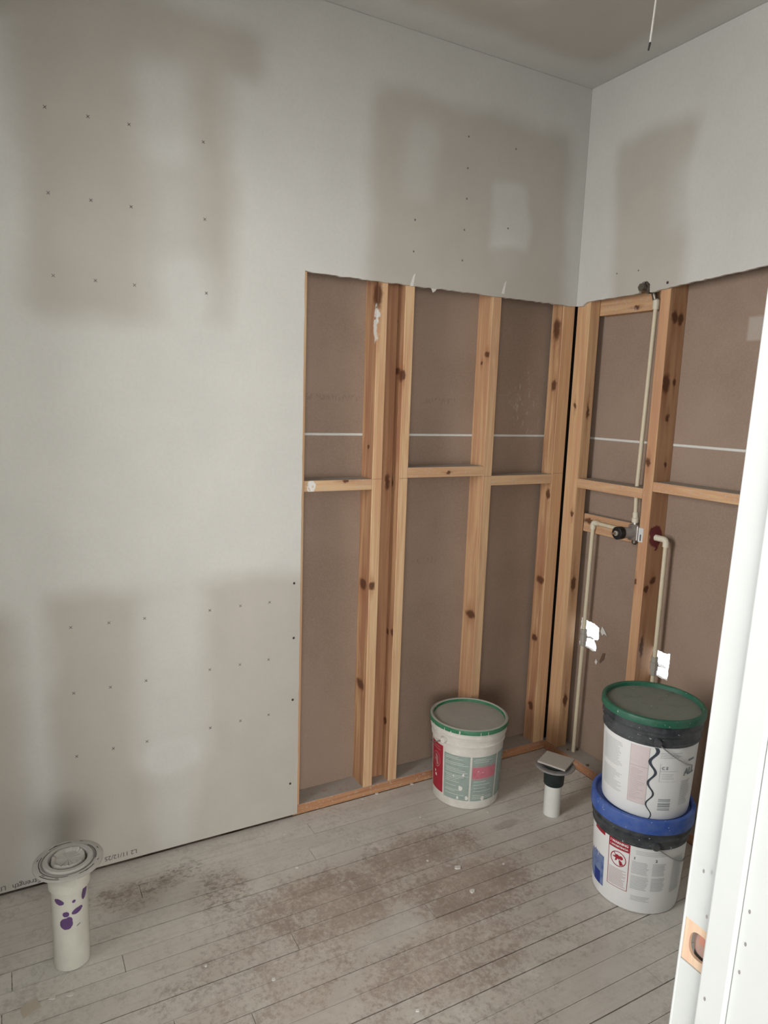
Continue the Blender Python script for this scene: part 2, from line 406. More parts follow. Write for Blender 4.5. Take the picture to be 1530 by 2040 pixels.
lumber(wa, 'stud', -.7785, -.742, D, BK, ZS, ZT, two('double_stud_inner', 2, [KN(-.782, D, 1.585, .012, .02)], ks), SIDE_A)
ks = [KN(-.402, .045, .655, .034, .016), KN(-.402, .03, 1.68, .014, .010), KN(-.402, .06, 1.65, .008, .008)]
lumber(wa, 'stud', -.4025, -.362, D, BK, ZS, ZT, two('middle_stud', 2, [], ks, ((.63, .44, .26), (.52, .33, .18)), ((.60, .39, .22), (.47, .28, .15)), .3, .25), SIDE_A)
ks = [KN(-.052, .04, 1.58, .014, .022), KN(-.052, .04, .766, .022, .016), KN(-.052, .05, .505, .016, .014), KN(-.052, .03, 1.136, .012, .022), KN(-.052, .045, 1.80, .02, .04), KN(-.052, .045, .2, .016, .016)]
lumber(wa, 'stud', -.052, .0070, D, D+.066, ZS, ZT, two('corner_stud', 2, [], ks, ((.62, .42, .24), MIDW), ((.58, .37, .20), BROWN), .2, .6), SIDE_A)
M_plate = wood('dusty_bottom_plate', 0, (.50, .28, .15), (.36, .18, .09), [], .3, True)
MPY = wood('dusty_right_plate', 1, (.50, .28, .15), (.36, .18, .09), [], .3, True)
lumber(wa, 'bottom_plate', XL, OPEN_X-.012, D+.012, BK-.0003, 0, .038, M_plate)
lumber(wa, 'bottom_plate', OPEN_X-.0115, BK, D, BK-.0003, 0, .038, M_plate)
for x0, x1, z in ((-.887, -.850, 1.2185), (-.778, -.743, 1.2185), (-.402, -.363, 1.2175), (-.050, .004, 1.2225)):
    MB().box(x0, x1, D-.0003, D+.0005, z-.0007, z+.0007).build('pencil_mark', plain('pencil_line', (.24, .15, .09), .8), wa)
def block(x0, x1, z0, z1, kn, patch=()):
    return lumber(wa, 'blocking', x0+.0003, x1-.0003, D+.0005, BK-.001, z0, z1, wood('blocking_wood', 0, (.63, .44, .26), (.53, .34, .185), kn, .25, True, patch))
block(-1.1465, -.8875, 1.181, 1.219, [((-.99, D, 1.216), (.012, .01, .006))], [((-1.12, D, 1.20), (.016, .02, .022), (.66, .65, .62), .38)])
block(-.742, -.4025, 1.2195, 1.2575, [KN(-.566, D, 1.236, .008, .006)])
block(-.362, -.052, 1.181, 1.219, [])
M_dark = plain('corner_gap_shade', (.015, .014, .013), .9, 0, .1, 30, .1)
lumber(wa, 'gap_shade_strip', .0075, .062, D+.018, D+.024, ZS, ZT, M_dark, bevel=0)  # near-black strip added behind the corner slit so it reads as shade
# far-side sheets with the open seam between them filled by white compound
SZ = 1.3716
def sheets(parent, axis, holes=()):
    if axis == 'A':
        slab(MB(), [(XL, 0), (BK+D, 0), (BK+D, SZ-.0055), (XL, SZ-.0055)], [], BK, BK+D, 1, 0).build('drywall_sheet', M_paper, parent)
        slab(MB(), [(XL, SZ+.0045), (BK+D, SZ+.0045), (BK+D, CEIL-.001), (XL, CEIL-.001)], [], BK, BK+D, 1, 0).build('drywall_sheet', M_paper, parent)
        MB().tube([(XL, BK+.0050, SZ-.0005), (BK, BK+.0050, SZ-.0005)], .0060, 10).build('seam_compound', M_seam, parent, True)
        MB().box(XL, BK, BK+.006, BK+D, SZ-.0055, SZ+.0045).build('seam_tape', M_seam, parent)
    else:
        slab(MB(), [(YF-.11, 0), (BK-.0003, 0), (BK-.0003, SZ-.0055), (YF-.11, SZ-.0055)], holes, BK, BK+D, 0, 0, 1).build('drywall_sheet', [M_paper, M_core], parent)
        slab(MB(), [(YF-.11, SZ+.0045), (BK-.0003, SZ+.0045), (BK-.0003, CEIL-.001), (YF-.11, CEIL-.001)], [], BK, BK+D, 0, 0).build('drywall_sheet', M_paper, parent)
        MB().tube([(BK+.0050, YF-.11, SZ-.0005), (BK+.0050, BK, SZ-.0005)], .0060, 10).build('seam_compound', M_seam, parent, True)
        MB().box(BK+.006, BK+D, YF-.11, BK, SZ-.0055, SZ+.0045).build('seam_tape', M_seam, parent)
sheets(wa, 'A')

# ---- right wall: drywall skin, studs, blocking, plate, holed sheet
YE = -.862
outer = [(YF, .0085), (YE, .0085), (YE, OPEN_Z+.045)]
top = [(YE, OPEN_Z+.045), (-.62, OPEN_Z+.030), (-.45, OPEN_Z+.020), (-.395, OPEN_Z+.015), (-.385, OPEN_Z+.012), (-.36, OPEN_Z+.012), (-.358, OPEN_Z+.040), (-.345, OPEN_Z+.052), (-.325, OPEN_Z+.052), (-.312, OPEN_Z+.036), (-.312, OPEN_Z+.014), (-.2, OPEN_Z+.012), (-.06, OPEN_Z+.010), (-.045, OPEN_Z+.004), (-.0395, OPEN_Z-.006)]
for p0, p1 in zip(top[:-1], top[1:]):
    L = math.hypot(p1[0]-p0[0], p1[1]-p0[1]); outer += ragged(p0, p1, max(1, int(L/.012)), .0016, int(L*9999))
outer += [(-.035, OPEN_Z-.004), (0, OPEN_Z-.002), (0, CEIL-.001), (YF, CEIL-.001)]
outer = [q for i, q in enumerate(outer) if i == 0 or q != outer[i-1]]
wb = slab(MB(), outer, [], 0, D-.0003, 0, 0, 1, 0).build('wall_right', [M_wB, M_core])
tag(wb, 'drywall wall with a cut-out baring studs, shower pipes and two ragged bright holes', 'wall', None, 'structure')
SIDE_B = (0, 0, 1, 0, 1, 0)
ks = [KN(.035, -.066, .767, .014, .030), KN(.04, -.066, 1.478, .008, .03), KN(.04, -.066, .25, .01, .03)]
lumber(wb, 'stud', D, D+.052, -.066, .0045, ZS, ZT, two('corner_stud_right', 2, [KN(D, -.05, 1.06, .008, .012), KN(D, -.02, 1.5, .006, .012)], ks, ((.62, .41, .23), (.53, .33, .175)), ((.63, .42, .235), (.54, .34, .18)), .2, .3), SIDE_B)
ks = [KN(.03, -.44, 1.586, .020, .034), KN(.045, -.44, 1.815, .016, .022), KN(.075, -.44, 1.81, .014, .02), KN(.06, -.44, .868, .014, .014), KN(.03, -.44, .84, .012, .012), KN(.035, -.44, .617, .01, .04), KN(.055, -.44, 1.468, .012, .014), KN(.07, -.44, 1.30, .006, .01), KN(.075, -.44, 1.59, .008, .014)]
PURP = (.17, .035, .04)
lumber(wb, 'stud', D, BK-.0005, -.44, -.398, ZS, ZT, two('valve_stud', 2, [KN(D, -.402, .858, .008, .012), KN(D, -.41, 1.305, .012, .014)], ks, ((.59, .37, .205), (.50, .29, .155)), ((.55, .34, .19), (.45, .26, .14)), .3, .4,
       patch=[((.055, -.44, 1.035), (.032, .03, .040), PURP, .26), ((.035, -.44, 1.055), (.016, .03, .018), PURP, .34), ((.06, -.44, 1.0), (.02, .03, .022), PURP, .5)]), SIDE_B)
lumber(wb, 'stud', D, BK-.0005, -.884, -.846, ZS, ZT, two('far_stud', 2, [], []), SIDE_B)
lumber(wb, 'bottom_plate', D, BK-.0003, YF, D-.0003, 0, .038, MPY)
BW = lambda kn=(): wood('right_blocking_wood', 1, (.61, .41, .235), (.51, .31, .165), kn, .25, True)
# blocking drilled for the riser
hole = [(.055+.0088*math.cos(2*math.pi*i/16), -.334+.0088*math.sin(2*math.pi*i/16)) for i in range(16)]
slab(MB(), [(D+.0005, -.3977), (BK-.001, -.3977), (BK-.001, -.0663), (D+.0005, -.0663)], [hole], 1.172, 1.209, 2).build('blocking', BW(), wb)
lumber(wb, 'blocking', D+.0005, BK-.001, -.8457, -.4403, 1.2035, 1.2385, BW())
lumber(wb, 'blocking', .0655, BK-.001, -.3977, -.0663, .990, 1.064, BW([KN(.0655, -.10, 1.035, .03, .012)]))
lumber(wb, 'blocking', .0635, BK-.001, -.3977, -.0663, 1.852, 1.940, BW([KN(.0635, -.25, 1.87, .01, .008)]))
def blob(cx, cz, w_, h_, n, seed, jag, skew=0):
    rr = random.Random(seed); out = []
    for i in range(n):
        a = 2*math.pi*i/n; ca, sa = math.cos(a), math.sin(a)
        f = 1/max(abs(ca), abs(sa))**.75*(1+rr.uniform(-jag, jag))
        out.append((cx+w_*ca*f+skew*sa*h_, cz+h_*sa*f))
    return out
def torn(pts, seed):
    rr = random.Random(seed); w = [hit(px, py, 0, BK) for px, py in pts]; out = []
    for a, b in zip(w, w[1:]+w[:1]):
        n = max(1, int((b-a).length/.006))
        for i in range(n):
            q = a.lerp(b, i/n); k = .0016 if i else .0006
            out.append((q.y+rr.uniform(-k, k), q.z+rr.uniform(-k, k)))
    return out
holesB = [torn([(1159,1229),(1165,1231),(1172,1237),(1185,1243),(1194,1251),(1193,1272),(1190,1277),(1184,1275),(1187,1284),(1188,1291),(1187,1298),(1180,1297),(1168,1289),(1154,1284),(1155,1272),(1157,1255)], 4),
          torn([(1301,1288),(1312,1296),(1326,1302),(1335,1303),(1334,1318),(1333,1325),(1331,1340),(1329,1356),(1318,1352),(1308,1346),(1295,1342),(1296,1328),(1302,1320)], 8)]
sheets(wb, 'B', holesB)
# torn paper flaps beside the left hole
for (px, py, poly) in [(1200, 1258, [(0, .022), (-.012, .012), (-.030, -.010), (-.012, -.006), (-.004, -.016), (.006, -.002)]), (1188, 1318, [(0, .012), (-.010, .004), (-.004, -.012), (.006, -.004)])]:
    h = hit(px, py, 0, BK)
    mb = MB(); slab(mb, [(h.y+q[0], h.z+q[1]) for q in poly], [], BK-.004, BK-.0032, 0)
    mb.build('torn_paper', M_seam, wb)
h = hit(1202, 1312, 0, BK); mb = MB(); slab(mb, [(h.y+.004, h.z+.022), (h.y-.010, h.z+.026), (h.y-.004, h.z-.004), (h.y+.014, h.z-.026), (h.y+.018, h.z-.018)], [], BK-.003, BK-.0024, 0); mb.build('torn_paper', plain('brown_torn_paper', (.14, .085, .06), .9), wb)

# ---- drywall screws and screw marks
M_screw = plain('black_screw', (.045, .042, .04), .5, .3)
M_mark = plain('dimpled_screw', (.16, .15, .14), .7, 0)
def cross(mb, y0, x, z, r, t):
    for s in (1, -1):
        d = Vector((1, s)).normalized()*r; n = Vector((-d.y, d.x)).normalized()*t
        slab(mb, [(x-d.x-n.x, z-d.y-n.y), (x+d.x-n.x, z+d.y-n.y), (x+d.x+n.x, z+d.y+n.y), (x-d.x+n.x, z-d.y+n.y)], [], y0-.0005, y0, 1)
for px, py in [(89,213),(175,232),(257,248),(405,283),(96,384),(181,399),(261,412),(408,437),(106,549),(190,559),(268,568),(411,584),
               (141,1250),(217,1241),(288,1232),(418,1216),(479,1207),(537,1200),(147,1381),(220,1369),(291,1356),(418,1334),(478,1324),(535,1314),(153,1507),(226,1491),(293,1477),(419,1450),(479,1436),(535,1424)]:
    h = hit(px, py, 1, 0); mb = MB(); cross(mb, 0, h.x, h.z, .0055, .0009); mb.build('screw', M_mark, wa)
for px, py in [(586,1162),(585,1271),(583,1394),(578,1561)]:
    h = hit(px, py, 1, 0); mb = MB(); slab(mb, [(h.x+.0042*math.cos(i*.5236), h.z+.0042*math.sin(i*.5236)) for i in range(12)], [], -.0006, 0, 1); mb.build('screw', M_screw, wa)
for px, py in [(934,272),(932,335),(930,396),(925,458),(921,519),(827,438),(824,501),(1012,455),(1028,297)]:
    h = hit(px, py, 1, 0); mb = MB(); slab(mb, [(h.x+.0035*math.cos(i*.5236), h.z+.0035*math.sin(i*.5236)) for i in range(12)], [], -.0005, 0, 1); mb.build('screw', M_mark, wa)
for px, py, r in [(1229,545,.003), (1272,539,.003), (1330,563,.005)]:
    h = hit(px, py, 0, 0); mb = MB(); slab(mb, [(h.y+r*math.cos(i*.5236), h.z+r*math.sin(i*.5236)) for i in range(12)], [], -.0006, 0, 0); mb.build('screw', M_screw if r > .004 else M_mark, wb)
# white filler wisps on the lower skin edge and crumbs hanging from the cut
for px, py, w_, h_ in [(822, 557, .010, .022), (1004, 572, .010, .024)]:
    h = hit(px, py, 1, 0); mb = MB(); slab(mb, [(h.x-w_, h.z-h_), (h.x+w_*.3, h.z-h_), (h.x+w_, h.z+h_), (h.x+w_*.2, h.z+h_*.6)], [], -.0008, 0, 1); mb.build('filler_smear', M_seam, wa)
h = hit(864, 577, 1, 0); slab(MB(), [(h.x-.008, h.z+.006), (h.x+.014, h.z+.005), (h.x+.008, h.z-.004), (h.x, h.z-.009)], [], .001, .006, 1).build('hanging_crumb', M_core, wa)

# ---- printed lettering on the board edge (upside down, board hung inverted)
M_ink = plain('grey_board_ink', (.115, .11, .105), .8)
def board_text(txt, px, py, size):
    h = hit(px, py, 1, 0); vs, fs = text_tris(txt, size, .0002); mb = MB()
    mb.v = [(h.x-v[0], -.0004, h.z-v[1]) for v in vs]; mb.f = list(fs); mb.mi = [0]*len(fs)
    mb.build('printed_lettering', M_ink, wa)
board_text('L2 11/12/25', 241, 1703, .0205)
board_text('Strength', 53, 1759, .0225)
board_text('LITE', -2, 1772, .0205)

# ---- other walls of the bathroom and the space behind the camera
wl = MB(); slab(wl, [(YF-.116, 0), (.25, 0), (.25, CEIL-.001), (YF-.116, CEIL-.001)], [[(-1.42, .94), (-.60, .94), (-.60, 2.16), (-1.42, 2.16)]], XL-.0005, XL-.12, 0)
tag(wl.build('wall_left', M_plain_dw), 'plain drywall wall with an added opening for side light, facing the pipe wall', 'wall', None, 'structure')
JW = .813; XJ2 = XJ-JW
wf = MB()
wf.box(XL, XJ2-.02, YF-.116, YF, 0, CEIL-.001); wf.box(HALL_X, XL-.1205, YF-.116, YF, 0, CEIL-.001); wf.box(XJ+.02, -.0005, YF-.116, YF, 0, CEIL-.001); wf.box(XJ2-.02, XJ+.02, YF-.116, YF, 2.07, CEIL-.001)
tag(wf.build('wall_front', M_plain_dw), 'drywall wall that holds the doorway', 'wall', None, 'structure')
tag(MB().box(D, .25, HALL_Y, YF-.117, 0, CEIL-.001).build('wall_hall_right', M_hallw), 'drywall wall of the space outside the doorway', 'wall', None, 'structure')
hb = MB(); slab(hb, [(HALL_X, 0), (.0, 0), (.0, CEIL-.001), (HALL_X, CEIL-.001)], [[(-6.1, .1), (-1.1, .1), (-1.1, 2.42), (-6.1, 2.42)]], HALL_Y+.1, HALL_Y, 1)
tag(hb.build('wall_hall_end', M_hallw), 'far wall of the outer room with an unseen window opening placed for daylight', 'wall', None, 'structure')
hb = MB(); slab(hb, [(HALL_Y+.101, 0), (YF-.117, 0), (YF-.117, CEIL-.001), (HALL_Y+.101, CEIL-.001)], [[(-6.2, .35), (-3.2, .35), (-3.2, 2.5), (-6.2, 2.5)]], HALL_X+.1, HALL_X, 0)
tag(hb.build('wall_hall_side', M_hallw), 'side wall of the outer room with an added window opening for daylight', 'wall', None, 'structure')

# ---- door jamb (strike side), white, with stop and cut mortise
M_white = plain('white_door_paint', (.51, .53, .53), .45, 0, .02, 20)
jm = MB()
mo = [(-1.7305, .8605), (-1.7012-.001, .8605), (-1.7022, .9127), (-1.7305, .9160)]   # strike mortise outline (y,z)
zz = [(YF-.116, 0), (YF, 0), (YF, 2.04), (YF-.116, 2.04)]
slab(jm, zz, [[(-1.7385, .8600), (-1.7052, .8600), (-1.7052, .9150), (-1.7385, .9150)]], XJ, XJ+.018, 0)
dj = jm.build('trim_1', M_white); tag(dj, 'white painted door jamb with bare strike mortise beside the stacked buckets', 'door jamb', None, 'structure')
M_raww = wood('bare_jamb_wood', 2, (.66, .50, .36), (.60, .42, .28), [], .1)
M_red = plain('red_stained_mortise', (.50, .22, .16), .7)
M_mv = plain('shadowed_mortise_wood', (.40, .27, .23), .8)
mb = MB(); hp = []
for i in range(28):
    a = 2*math.pi*i/28; q = .0135*abs(math.cos(a))**.75*(1 if math.cos(a) > 0 else -1), .0165*abs(math.sin(a))**.75*(1 if math.sin(a) > 0 else -1)
    hp.append((-1.7262+q[0], .8875+q[1]))
slab(mb, [(-1.7383, .8602), (-1.7054, .8602), (-1.7054, .9148), (-1.7383, .9148)], [hp], XJ+.0018, XJ+.006, 0); mb.build('strike_mortise', M_raww, dj)
mb = MB(); slab(mb, hp, [], XJ+.0105, XJ+.014, 0); mb.build('latch_hole_floor', M_mv, dj)
mb = MB(); slab(mb, [(-1.7385, .889), (-1.722, .889), (-1.722, .902), (-1.7385, .902)], [], XJ+.0065, XJ+.0104, 0); mb.build('latch_hole_ledge', M_red, dj)
st = MB().box(XJ-.0095, XJ-.0002, -1.7705, -1.7385, 0, 2.03).build('door_stop', M_white, dj, bevel=.002)
MB().box(XJ-.0035, XJ-.0002, YF-.116, -1.7708, 0, 2.03).build('jamb_extension', M_white, dj, bevel=.001)
MB().tube([(XJ+.001, YF-.001, 0), (XJ+.001, YF-.001, 2.04)], .0018, 10).build('rounded_edge', M_white, dj, True)
M_hole = plain('brad_hole', (.22, .20, .20), .8)
for px, py, xo in [(1500,1818,.0035),(1493,1884,.0035),(1482,1941,.0035),(1415,1830,.0095),(1414,1997,.0095),(1407,1738,.0095)]:
    h = hit(px, py, 0, XJ-xo); mb = MB(); slab(mb, [(h.y+.0013*math.cos(i*.7854), h.z+.0026*math.sin(i*.7854)) for i in range(8)], [], XJ-xo-.0003, XJ-xo, 0); mb.build('brad_hole', M_hole, dj)
TH = .0214   # the strike jamb stands slightly out of plumb
p0 = Vector((XJ, -1.7045, .88)); Rm = Matrix.Rotation(TH, 3, 'X')
dj.rotation_euler = (TH, 0, 0); dj.location = p0-Rm @ p0+Vector((0, .0055, 0))
j2 = MB(); j2.box(XJ2-.018, XJ2, YF-.116, YF, 0, 2.04); j2.box(XJ2, XJ, YF-.116, YF, 2.04, 2.058)
tag(j2.build('trim_2', M_white), 'white hinge jamb and head of the doorway', 'door jamb', None, 'structure')
cs = MB(); cs.box(XJ+.006, XJ+.066, YF-.132, YF-.1165, 0, 2.10); cs.box(XJ2-.066, XJ2-.006, YF-.132, YF-.1165, 0, 2.10)
tag(cs.build('trim_3', M_white), 'white door casing on the outer side of the doorway', 'door casing', None, 'structure')

# ================================================================ THINGS
# ---- buckets
def grime(name, col, dust, amt, rough=.45, scale=18):
    t = NT(name); p = t.pos(); n = t.noise(p, scale, 5, .65); f = t.noise(p, 160, 3, .6)
    m = t.mul(t.ss(n, .5-amt*.4, .78-amt*.3), amt)
    c = t.mix(m, col, dust)
    c = t.mix(t.mul(t.ss(t.noise(p, 65, 4, .7), .66, .70), .8), c, (.66, .65, .62))
    return t.done(c, rough, 0, .35)
DUST = (.42, .405, .37)
M_bwhite = grime('dusty_white_plastic', (.66, .645, .60), (.50, .475, .43), .6)
M_bclean = plain('white_pail_plastic', (.74, .75, .75), .35, 0, .02, 12)
M_bgreen = grime('green_lid_plastic', (.012, .135, .055), (.10, .22, .15), .5)
M_bgdust = grime('dust_covered_green_lid', (.40, .385, .35), (.33, .33, .295), .7, .8)
M_bgdirty = grime('grubby_green_lid_top', (.085, .11, .09), (.19, .205, .175), .9, .6, 26)
M_bgdark = grime('scuffed_dark_green_rim', (.01, .095, .055), (.06, .14, .10), .55)
M_bblack = grime('scuffed_black_collar', (.022, .026, .032), (.11, .115, .12), .55)
M_bblue = grime('blue_lid_plastic', (.022, .075, .33), (.12, .17, .36), .5)
M_wire = plain('steel_bail_wire', (.42, .42, .43), .35, .8)
M_tred = plain('red_label_ink', (.34, .018, .035), .5, 0, .1, 60)
M_tpink = grime('faded_pink_label_ink', (.46, .10, .15), (.50, .19, .22), .7, .6, 40)
M_tgreen = grime('faded_green_label_ink', (.16, .235, .205), (.28, .34, .31), .9, .6, 45)
M_twhite = plain('white_label_print', (.60, .62, .60), .5, 0, .1, 80)
M_tpale = plain('pale_pink_label', (.64, .56, .565), .5, 0, .03, 60)
M_tgrey = plain('pale_grey_label_ink', (.50, .52, .53), .5, 0, .05, 60)
M_tdark = plain('dark_label_ink', (.05, .065, .085), .4)
M_tblue = grime('blue_picture_ink', (.02, .06, .28), (.22, .28, .42), .75, .5, 55)

def bucket(c, label, phi_deg, body_m, collar_m, lid_m, rim_m, top_m, H, collar_z, rb, rt, ear_a, side, tall_rim, beta):
    bz = c[2]; e = empty('bucket', c, label, 'bucket', 'plaster buckets')
    c2 = Vector(c); phi = math.radians(phi_deg)
    rc = rb+(rt-.010-rb)*.72
    body_r = lambda z: rb+(rc-rb)*max(0, min(1, (z-bz)/collar_z))
    prof = [(0, .004), (rb*.9, .004), (rb-.006, 0), (rb-.001, .003), (rb, .008), (body_r(bz+.06), .06), (body_r(bz+.12), .12), (rc, collar_z)]
    MB().lathe(prof, 64, c, 0, True).build('body', body_m, e, 35, c)
    ro = rt-.006
    zt = H-tall_rim
    cp = [(rc, collar_z), (rc+.004, collar_z+.001), (rc+.0045, collar_z+.006), (rc+.0015, collar_z+.009), (rc+.002, collar_z+(zt-collar_z)*.45), (ro, collar_z+(zt-collar_z)*.5), (ro+.001, collar_z+(zt-collar_z)*.62), (ro-.004, collar_z+(zt-collar_z)*.68), (ro-.004, zt+.004)]
    MB().lathe(cp, 64, c, 0, False).build('collar', collar_m, e, 35, c)
    mb = MB()
    mb.lathe([(rt-.004, zt), (rt, zt+.001), (rt, H-.005), (rt-.0015, H-.002)], 64, c, 0, False)
    mb.lathe([(rt-.0015, H-.002), (rt-.005, H), (rt-.010, H), (rt-.013, H-.003)], 64, c, 1, False)
    mb.lathe([(rt-.013, H-.003), (rt-.0145, H-.013)], 64, c, 0, False)
    mb.lathe([(rt-.0145, H-.013), (rt-.022, H-.0125), (rt-.05, H-.011), (rt*.35, H-.0115), (0, H-.0118)], 64, c, 2, False)
    mb.build('lid', [lid_m, rim_m, top_m], e, 35, c)
    # bail ears and wire
    ez = collar_z+(zt-collar_z)*.25
    for s in (0, math.pi):
        a = phi+math.radians(ear_a)+s; d = Vector((math.cos(a), math.sin(a), 0)); o = c2+Vector((0, 0, ez))+d*(rc-.002)
        MB().tube([o, o+d*.010, o+d*.016], [.014, .013, .010], 16).build('bail_ear', collar_m, e, 35, c)
    a = phi+math.radians(ear_a); d = Vector((math.cos(a), math.sin(a), 0)); nrm = Vector((-d.y, d.x, 0))*side
    Rw = rc+.012; dirn = nrm*math.cos(beta)-Vector((0, 0, 1))*math.sin(beta); pts = []
    for i in range(41):
        t = math.pi*i/40
        pts.append(c2+Vector((0, 0, ez))+d*(math.cos(t)*Rw)+dirn*(math.sin(t)*(Rw+.012)))
    MB().tube(pts, .0019, 8).build('bail_wire', M_wire, e, True, c)
    return e, body_r, phi
C1 = (-.5087, -.1236, 0.0)
b1, rf1, ph1 = bucket(C1, 'dusty white bucket with green rimmed lid standing alone by the bottom plate', 233.1, M_bwhite, M_bwhite, M_bgreen, M_bgdust, M_bgdust, .3236, .248, .1266, .150, -38, -1, .019, .52)
def lines(mb, c, rf, ph, a0, a1, z0, z1, n, off, m, fill=.5, seed=0, ragged_=.35):
    rr = random.Random(seed); st_ = (z1-z0)/n
    for i in range(n):
        z = z1-st_*(i+.5); e = a1-(a1-a0)*rr.uniform(0, ragged_)
        cyl_rect(mb, c, rf, a0, e, z-st_*fill/2, z+st_*fill/2, off, m, ph)
lab = MB(); cyl_rect(lab, C1, rf1, -74, -41, .042, .232, .0005, 0, ph1); l = lab.build('label_red_panel', M_tred, b1, True, C1)
mb = MB()
ringp = [(.0235*math.cos(i*math.pi/16)*1.0, .031*math.sin(i*math.pi/16)) for i in range(32)]
for i in range(32):
    p0, p1 = ringp[i], ringp[(i+1) % 32]
    cyl_poly(mb, C1, rf1, ph1+math.radians(-57), .165, [p0, p1, (p1[0]*.88, p1[1]*.88), (p0[0]*.88, p0[1]*.88)], .001, 0)
# crawling baby falling into a pail, inside the ban circle
cyl_poly(mb, C1, rf1, ph1+math.radians(-57), .165, [(-.010, .018), (.004, .020), (.012, .008), (.010, -.004), (.014, -.018), (.002, -.022), (-.004, -.010), (-.014, -.004), (-.008, .006)], .001, 0)
lines(mb, C1, rf1, ph1, -72, -45, .205, .225, 2, .001, 0, .35, 4); mb.build('ban_symbol', grime('rubbed_white_print', (.42, .27, .26), (.34, .12, .13), .8), b1, False, C1)
lab = MB()
cyl_rect(lab, C1, rf1, -38, 6, .036, .214, .0005, 0, ph1); cyl_rect(lab, C1, rf1, 9, 54, .036, .214, .0005, 0, ph1); cyl_rect(lab, C1, rf1, 57, 84, .036, .214, .0005, 0, ph1)
lab.build('label_green_panel', M_tgreen, b1, True, C1)
lab = MB(); cyl_rect(lab, C1, rf1, 10, 52, .127, .172, .0009, 0, ph1); cyl_rect(lab, C1, rf1, 10, 52, .176, .1775, .0009, 0, ph1); cyl_rect(lab, C1, rf1, 10, 52, .1215, .123, .0009, 0, ph1); lab.build('label_pink_panel', M_tpink, b1, True, C1)
mb = MB()
for a0, a1, s in ((-36, 5, 1), (11, 53, 2)):
    rr = random.Random(s); z = .206
    while z > .042:
        if not (s == 2 and .116 < z < .186):
            cyl_rect(mb, C1, rf1, a0+rr.uniform(0, 3), a1-rr.uniform(0, 22), z-.0010, z+.0006, .0010, 0, ph1)
        z -= rr.choice([.006, .007, .013, .016])
mb.build('label_print', M_twhite, b1, False, C1)
for a, z, s in [(-8, .085, .011), (3, .048, .008), (-58, .10, .007), (-60, .115, .005), (30, .045, .010), (-12, .045, .007), (75, .12, .006), (-20, .13, .004), (-4, .14, .006)]:
    rr = random.Random(int(a*7+z*1000)); poly = [(s*rr.uniform(.5, 1)*math.cos(i*.7854), s*1.3*rr.uniform(.5, 1)*math.sin(i*.7854)) for i in range(8)]
    sp = MB(); cyl_poly(sp, C1, rf1, ph1+math.radians(a), z, poly, .0014, 0); sp.build('plaster_splatter', M_seam, b1, False, C1)
for a, z in [(-57, .3), (-12, .304), (18, .303), (29, .304), (-35, .3)]:
    sp = MB(); cyl_poly(sp, C1, lambda z: .1511, ph1+math.radians(a), z, [(-.0012, -.004), (.0012, -.005), (.0008, .016), (-.0008, .013)], .0004, 0); sp.build('plaster_drip', M_seam, b1, False, C1)

C3 = (-.3389, -.8074, 0.0)
b3, rf3, ph3 = bucket(C3, 'white bucket with blue lid on the floor under another bucket', 218.6, M_bclean, M_bblack, M_bblue, M_bblue, M_bblue, .3194, .222, .1278, .152, 20, 1, .045, .62)
mb = MB(); Z = lambda z: z
cyl_rect(mb, C3, rf3, -36, -8, .192, .2205, .0006, 0, ph3); cyl_rect(mb, C3, rf3, -64, -43, .209, .2205, .0006, 0, ph3)
for a0, a1, z0, z1 in ((-36, -8, .064, .0655), (-36, -35.3, .0655, .192), (-8.7, -8, .0655, .192)): cyl_rect(mb, C3, rf3, a0, a1, z0, z1, .0006, 0, ph3)
rc_ = .0245
for i in range(40):
    a0, a1 = i*math.pi/20, (i+1)*math.pi/20
    cyl_poly(mb, C3, rf3, ph3+math.radians(-22), .160, [(rc_*math.cos(a0), rc_*math.sin(a0)), (rc_*math.cos(a1), rc_*math.sin(a1)), (rc_*.90*math.cos(a1), rc_*.90*math.sin(a1)), (rc_*.90*math.cos(a0), rc_*.90*math.sin(a0))], .0008, 0)
for poly in ([(-.017, .0175), (-.015, .019), (.0185, -.016), (.017, -.0175)], [(-.010, .010), (-.004, .014), (.004, .011), (.008, .013), (.014, .010), (.015, .004), (.010, .000), (.004, .002), (.000, -.001), (-.004, .002), (-.004, -.006), (-.010, -.009), (-.009, -.005), (-.008, .001), (-.016, .002), (-.017, .006), (-.010, .006)], [(.002, -.004), (.012, -.006), (.014, -.016), (.006, -.020), (.004, -.012)]):
    cyl_poly(mb, C3, rf3, ph3+math.radians(-22), .160, poly, .0009, 0)
mb.build('warning_label', M_tred, b3, False, C3)
mb = MB(); cyl_text(mb, C3, rf3, -22, .2125, '! WARNING', .0105, .0010, 0, .0004, ph3); cyl_text(mb, C3, rf3, -22, .2005, '! ADVERTENCIA', .0078, .0010, 0, .0003, ph3)
mb.build('warning_lettering', M_bclean, b3, False, C3)
mb = MB(); lines(mb, C3, rf3, ph3, -34, -10, .070, .128, 13, .0007, 0, .45, 8, .25); mb.build('warning_small_print', plain('pink_small_print', (.52, .40, .42), .5), b3, False, C3)
mb = MB(); rr = random.Random(3)
for i in range(30):
    a = -88+i*1.5; zt_ = (.098+.034*min(1, i/16)+rr.uniform(-.010, .012)) if i < 24 else .136
    cyl_rect(mb, C3, rf3, a, a+1.5, .036+max(0, (14-i))*.0012, zt_, .0006, 0, ph3)
mb.build('label_picture', M_tblue, b3, False, C3)
mb = MB(); cyl_rect(mb, C3, rf3, -63, -49, .036, .078, .0009, 0, ph3); mb.build('label_picture_block', plain('solid_blue_ink', (.012, .035, .22), .5), b3, False, C3)
mb = MB()
